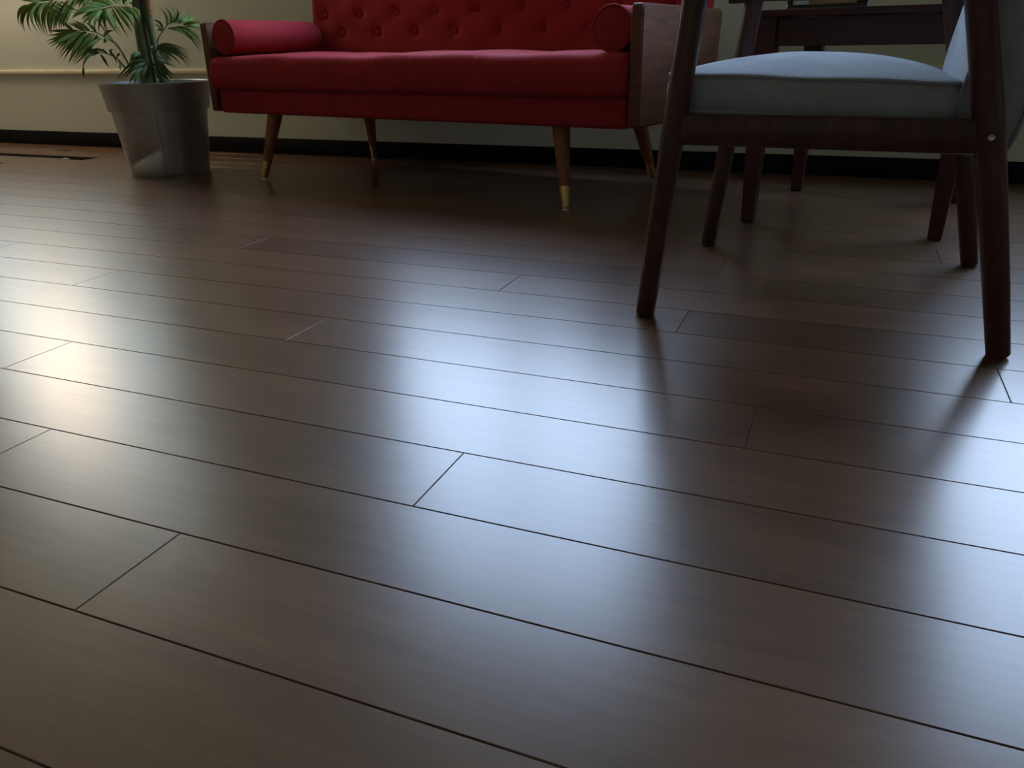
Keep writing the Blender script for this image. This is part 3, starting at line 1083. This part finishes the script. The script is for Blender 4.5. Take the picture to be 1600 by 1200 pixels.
# C: lower left dark frond
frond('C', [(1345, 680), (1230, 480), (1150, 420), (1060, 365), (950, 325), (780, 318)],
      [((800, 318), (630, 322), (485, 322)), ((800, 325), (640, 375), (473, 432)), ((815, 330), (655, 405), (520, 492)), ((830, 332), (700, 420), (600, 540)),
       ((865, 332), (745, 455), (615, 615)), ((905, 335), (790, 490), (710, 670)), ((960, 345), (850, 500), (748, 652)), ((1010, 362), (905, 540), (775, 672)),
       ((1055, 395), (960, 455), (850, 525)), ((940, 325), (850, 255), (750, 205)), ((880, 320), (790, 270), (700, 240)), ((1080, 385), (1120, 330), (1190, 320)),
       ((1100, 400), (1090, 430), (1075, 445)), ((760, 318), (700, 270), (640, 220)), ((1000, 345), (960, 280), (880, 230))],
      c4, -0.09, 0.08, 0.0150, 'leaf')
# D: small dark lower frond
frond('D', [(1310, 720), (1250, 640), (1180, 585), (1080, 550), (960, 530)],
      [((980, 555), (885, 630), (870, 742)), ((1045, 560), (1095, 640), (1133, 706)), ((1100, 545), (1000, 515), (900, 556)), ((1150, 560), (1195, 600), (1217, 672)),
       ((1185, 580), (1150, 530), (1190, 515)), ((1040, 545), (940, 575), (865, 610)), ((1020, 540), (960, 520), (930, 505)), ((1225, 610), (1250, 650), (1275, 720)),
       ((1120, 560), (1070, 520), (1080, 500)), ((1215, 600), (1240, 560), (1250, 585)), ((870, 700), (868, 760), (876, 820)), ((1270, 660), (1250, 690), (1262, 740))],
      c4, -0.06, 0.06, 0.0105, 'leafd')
# F: right upper frond
frond('F', [(790, 800), (765, 570), (840, 430), (920, 330), (1040, 290), (1150, 312), (1225, 372)],
      [((890, 365), (880, 210), (772, 98)), ((965, 320), (1010, 190), (920, 78)), ((1015, 335), (1075, 225), (1132, 128)), ((1095, 330), (1160, 250), (1235, 165)),
       ((1130, 350), (1210, 290), (1295, 195)), ((1150, 350), (1255, 312), (1420, 318)), ((1190, 365), (1300, 375), (1420, 410)), ((920, 385), (1190, 500), (1370, 752)),
       ((980, 382), (1210, 430), (1392, 665)), ((1040, 375), (1220, 410), (1400, 570)), ((838, 415), (790, 310), (690, 278)), ((830, 430), (770, 400), (715, 380)),
       ((905, 395), (1060, 420), (1180, 500))],
      c5, 0.03, 0.08, 0.0120, 'leaf', 0.003)
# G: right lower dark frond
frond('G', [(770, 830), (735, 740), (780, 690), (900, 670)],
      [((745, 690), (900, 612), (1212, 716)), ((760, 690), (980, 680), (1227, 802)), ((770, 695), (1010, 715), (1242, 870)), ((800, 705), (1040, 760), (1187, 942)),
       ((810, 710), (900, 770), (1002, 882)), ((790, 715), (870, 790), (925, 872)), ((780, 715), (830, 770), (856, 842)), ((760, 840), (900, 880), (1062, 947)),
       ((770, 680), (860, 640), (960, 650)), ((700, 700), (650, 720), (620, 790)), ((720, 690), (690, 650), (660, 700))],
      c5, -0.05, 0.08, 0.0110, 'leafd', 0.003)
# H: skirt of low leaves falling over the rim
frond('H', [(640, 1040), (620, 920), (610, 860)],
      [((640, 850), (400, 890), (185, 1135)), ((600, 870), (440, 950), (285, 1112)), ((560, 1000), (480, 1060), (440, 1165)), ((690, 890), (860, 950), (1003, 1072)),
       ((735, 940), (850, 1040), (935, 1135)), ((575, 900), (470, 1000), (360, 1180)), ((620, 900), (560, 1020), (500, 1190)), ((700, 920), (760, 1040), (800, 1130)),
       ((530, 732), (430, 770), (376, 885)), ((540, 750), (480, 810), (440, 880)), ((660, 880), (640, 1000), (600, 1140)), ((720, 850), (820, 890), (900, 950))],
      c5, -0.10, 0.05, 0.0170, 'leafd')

# crown above the picture's top edge: same plant, fronds arching outwards
def crown_frond(az, z0, L, rise, droop, lm, base):
    d = Vector((math.cos(az), math.sin(az), 0))
    pts = []
    for i in range(11):
        s = i / 10
        pts.append(base + d * L * s * (1 - 0.15 * s) + Vector((0, 0, rise * math.sin(min(1.0, s * 1.1) * math.pi * 0.55) - droop * s * s)))
    fr = tube('frond', pts, [0.0045 * (1 - 0.07 * i) for i in range(11)], 'stem', palm, n=6)
    V, F = [], []
    side = d.cross(Vector((0, 0, 1)))
    for i in range(26):
        s = 0.16 + 0.84 * i / 25
        q = s * 10
        k = min(9, int(q))
        p = pts[k] + (pts[k + 1] - pts[k]) * (q - k)
        ll = 0.19 * math.sin(math.pi * (0.18 + 0.74 * (i / 25)))
        for sg in (-1, 1):
            t_ = p + side * sg * ll * 0.85 + d * ll * 0.55 + Vector((0, 0, -ll * 0.45))
            pm = (p + t_) * 0.5 + Vector((0, 0, ll * 0.13))
            v, f = leafmesh(p, pm, t_, 0.016, 0.3, lr.uniform(-0.4, 0.4))
            n = len(V)
            V += v
            F += [tuple(j + n for j in g) for g in f]
    o = raw('leaflets', V, F, lm, fr, True)
    o['kind'] = 'stuff'
tops = [P3(205, -90), P3(224, -60, -0.015), P3(220, -40, 0.03)]
cf = random.Random(5)
for i in range(9):
    az = va + 0.4 + i * 2 * math.pi / 9 + cf.uniform(-0.2, 0.2)
    crown_frond(az, 0, cf.uniform(0.42, 0.55), cf.uniform(0.28, 0.5), cf.uniform(0.05, 0.2), cf.choice(('leaf', 'leafd', 'leafl')), tops[i % 3])

# ------------------------------------------------------------------ pendant lamp by the left window (out of the picture, mirrored in the boards)
lampt = thing('pendant_lamp', 'warm glowing globe pendant mirrored in the boards at far left', 'lamp', (-3.96, 2.90, 1.32), 0)
R_ = 0.20
prof = [(max(0.0005, R_ * math.sin(math.pi * k / 18)), -R_ * math.cos(math.pi * k / 18)) for k in range(19)]
v, f = lathev(prof, 32)
raw('globe', v, f, 'lamp', lampt, True)
v, f = lathev([(0.0005, R_ + 0.05), (0.018, R_ + 0.05), (0.022, R_ + 0.01), (0.03, R_ - 0.006), (0.0005, R_ - 0.006)], 20)
raw('socket', v, f, 'cord', lampt, 50)
tube('cord', [(0, 0, R_ + 0.05), (0, 0, ZC - 1.32 - 0.025)], [0.003, 0.003], 'cord', lampt, n=8)
v, f = lathev([(0.0005, ZC - 1.3201), (0.05, ZC - 1.3201), (0.05, ZC - 1.3350), (0.02, ZC - 1.3470), (0.0005, ZC - 1.3470)], 24)
raw('ceiling_rose', v, f, 'cord', lampt, 50)
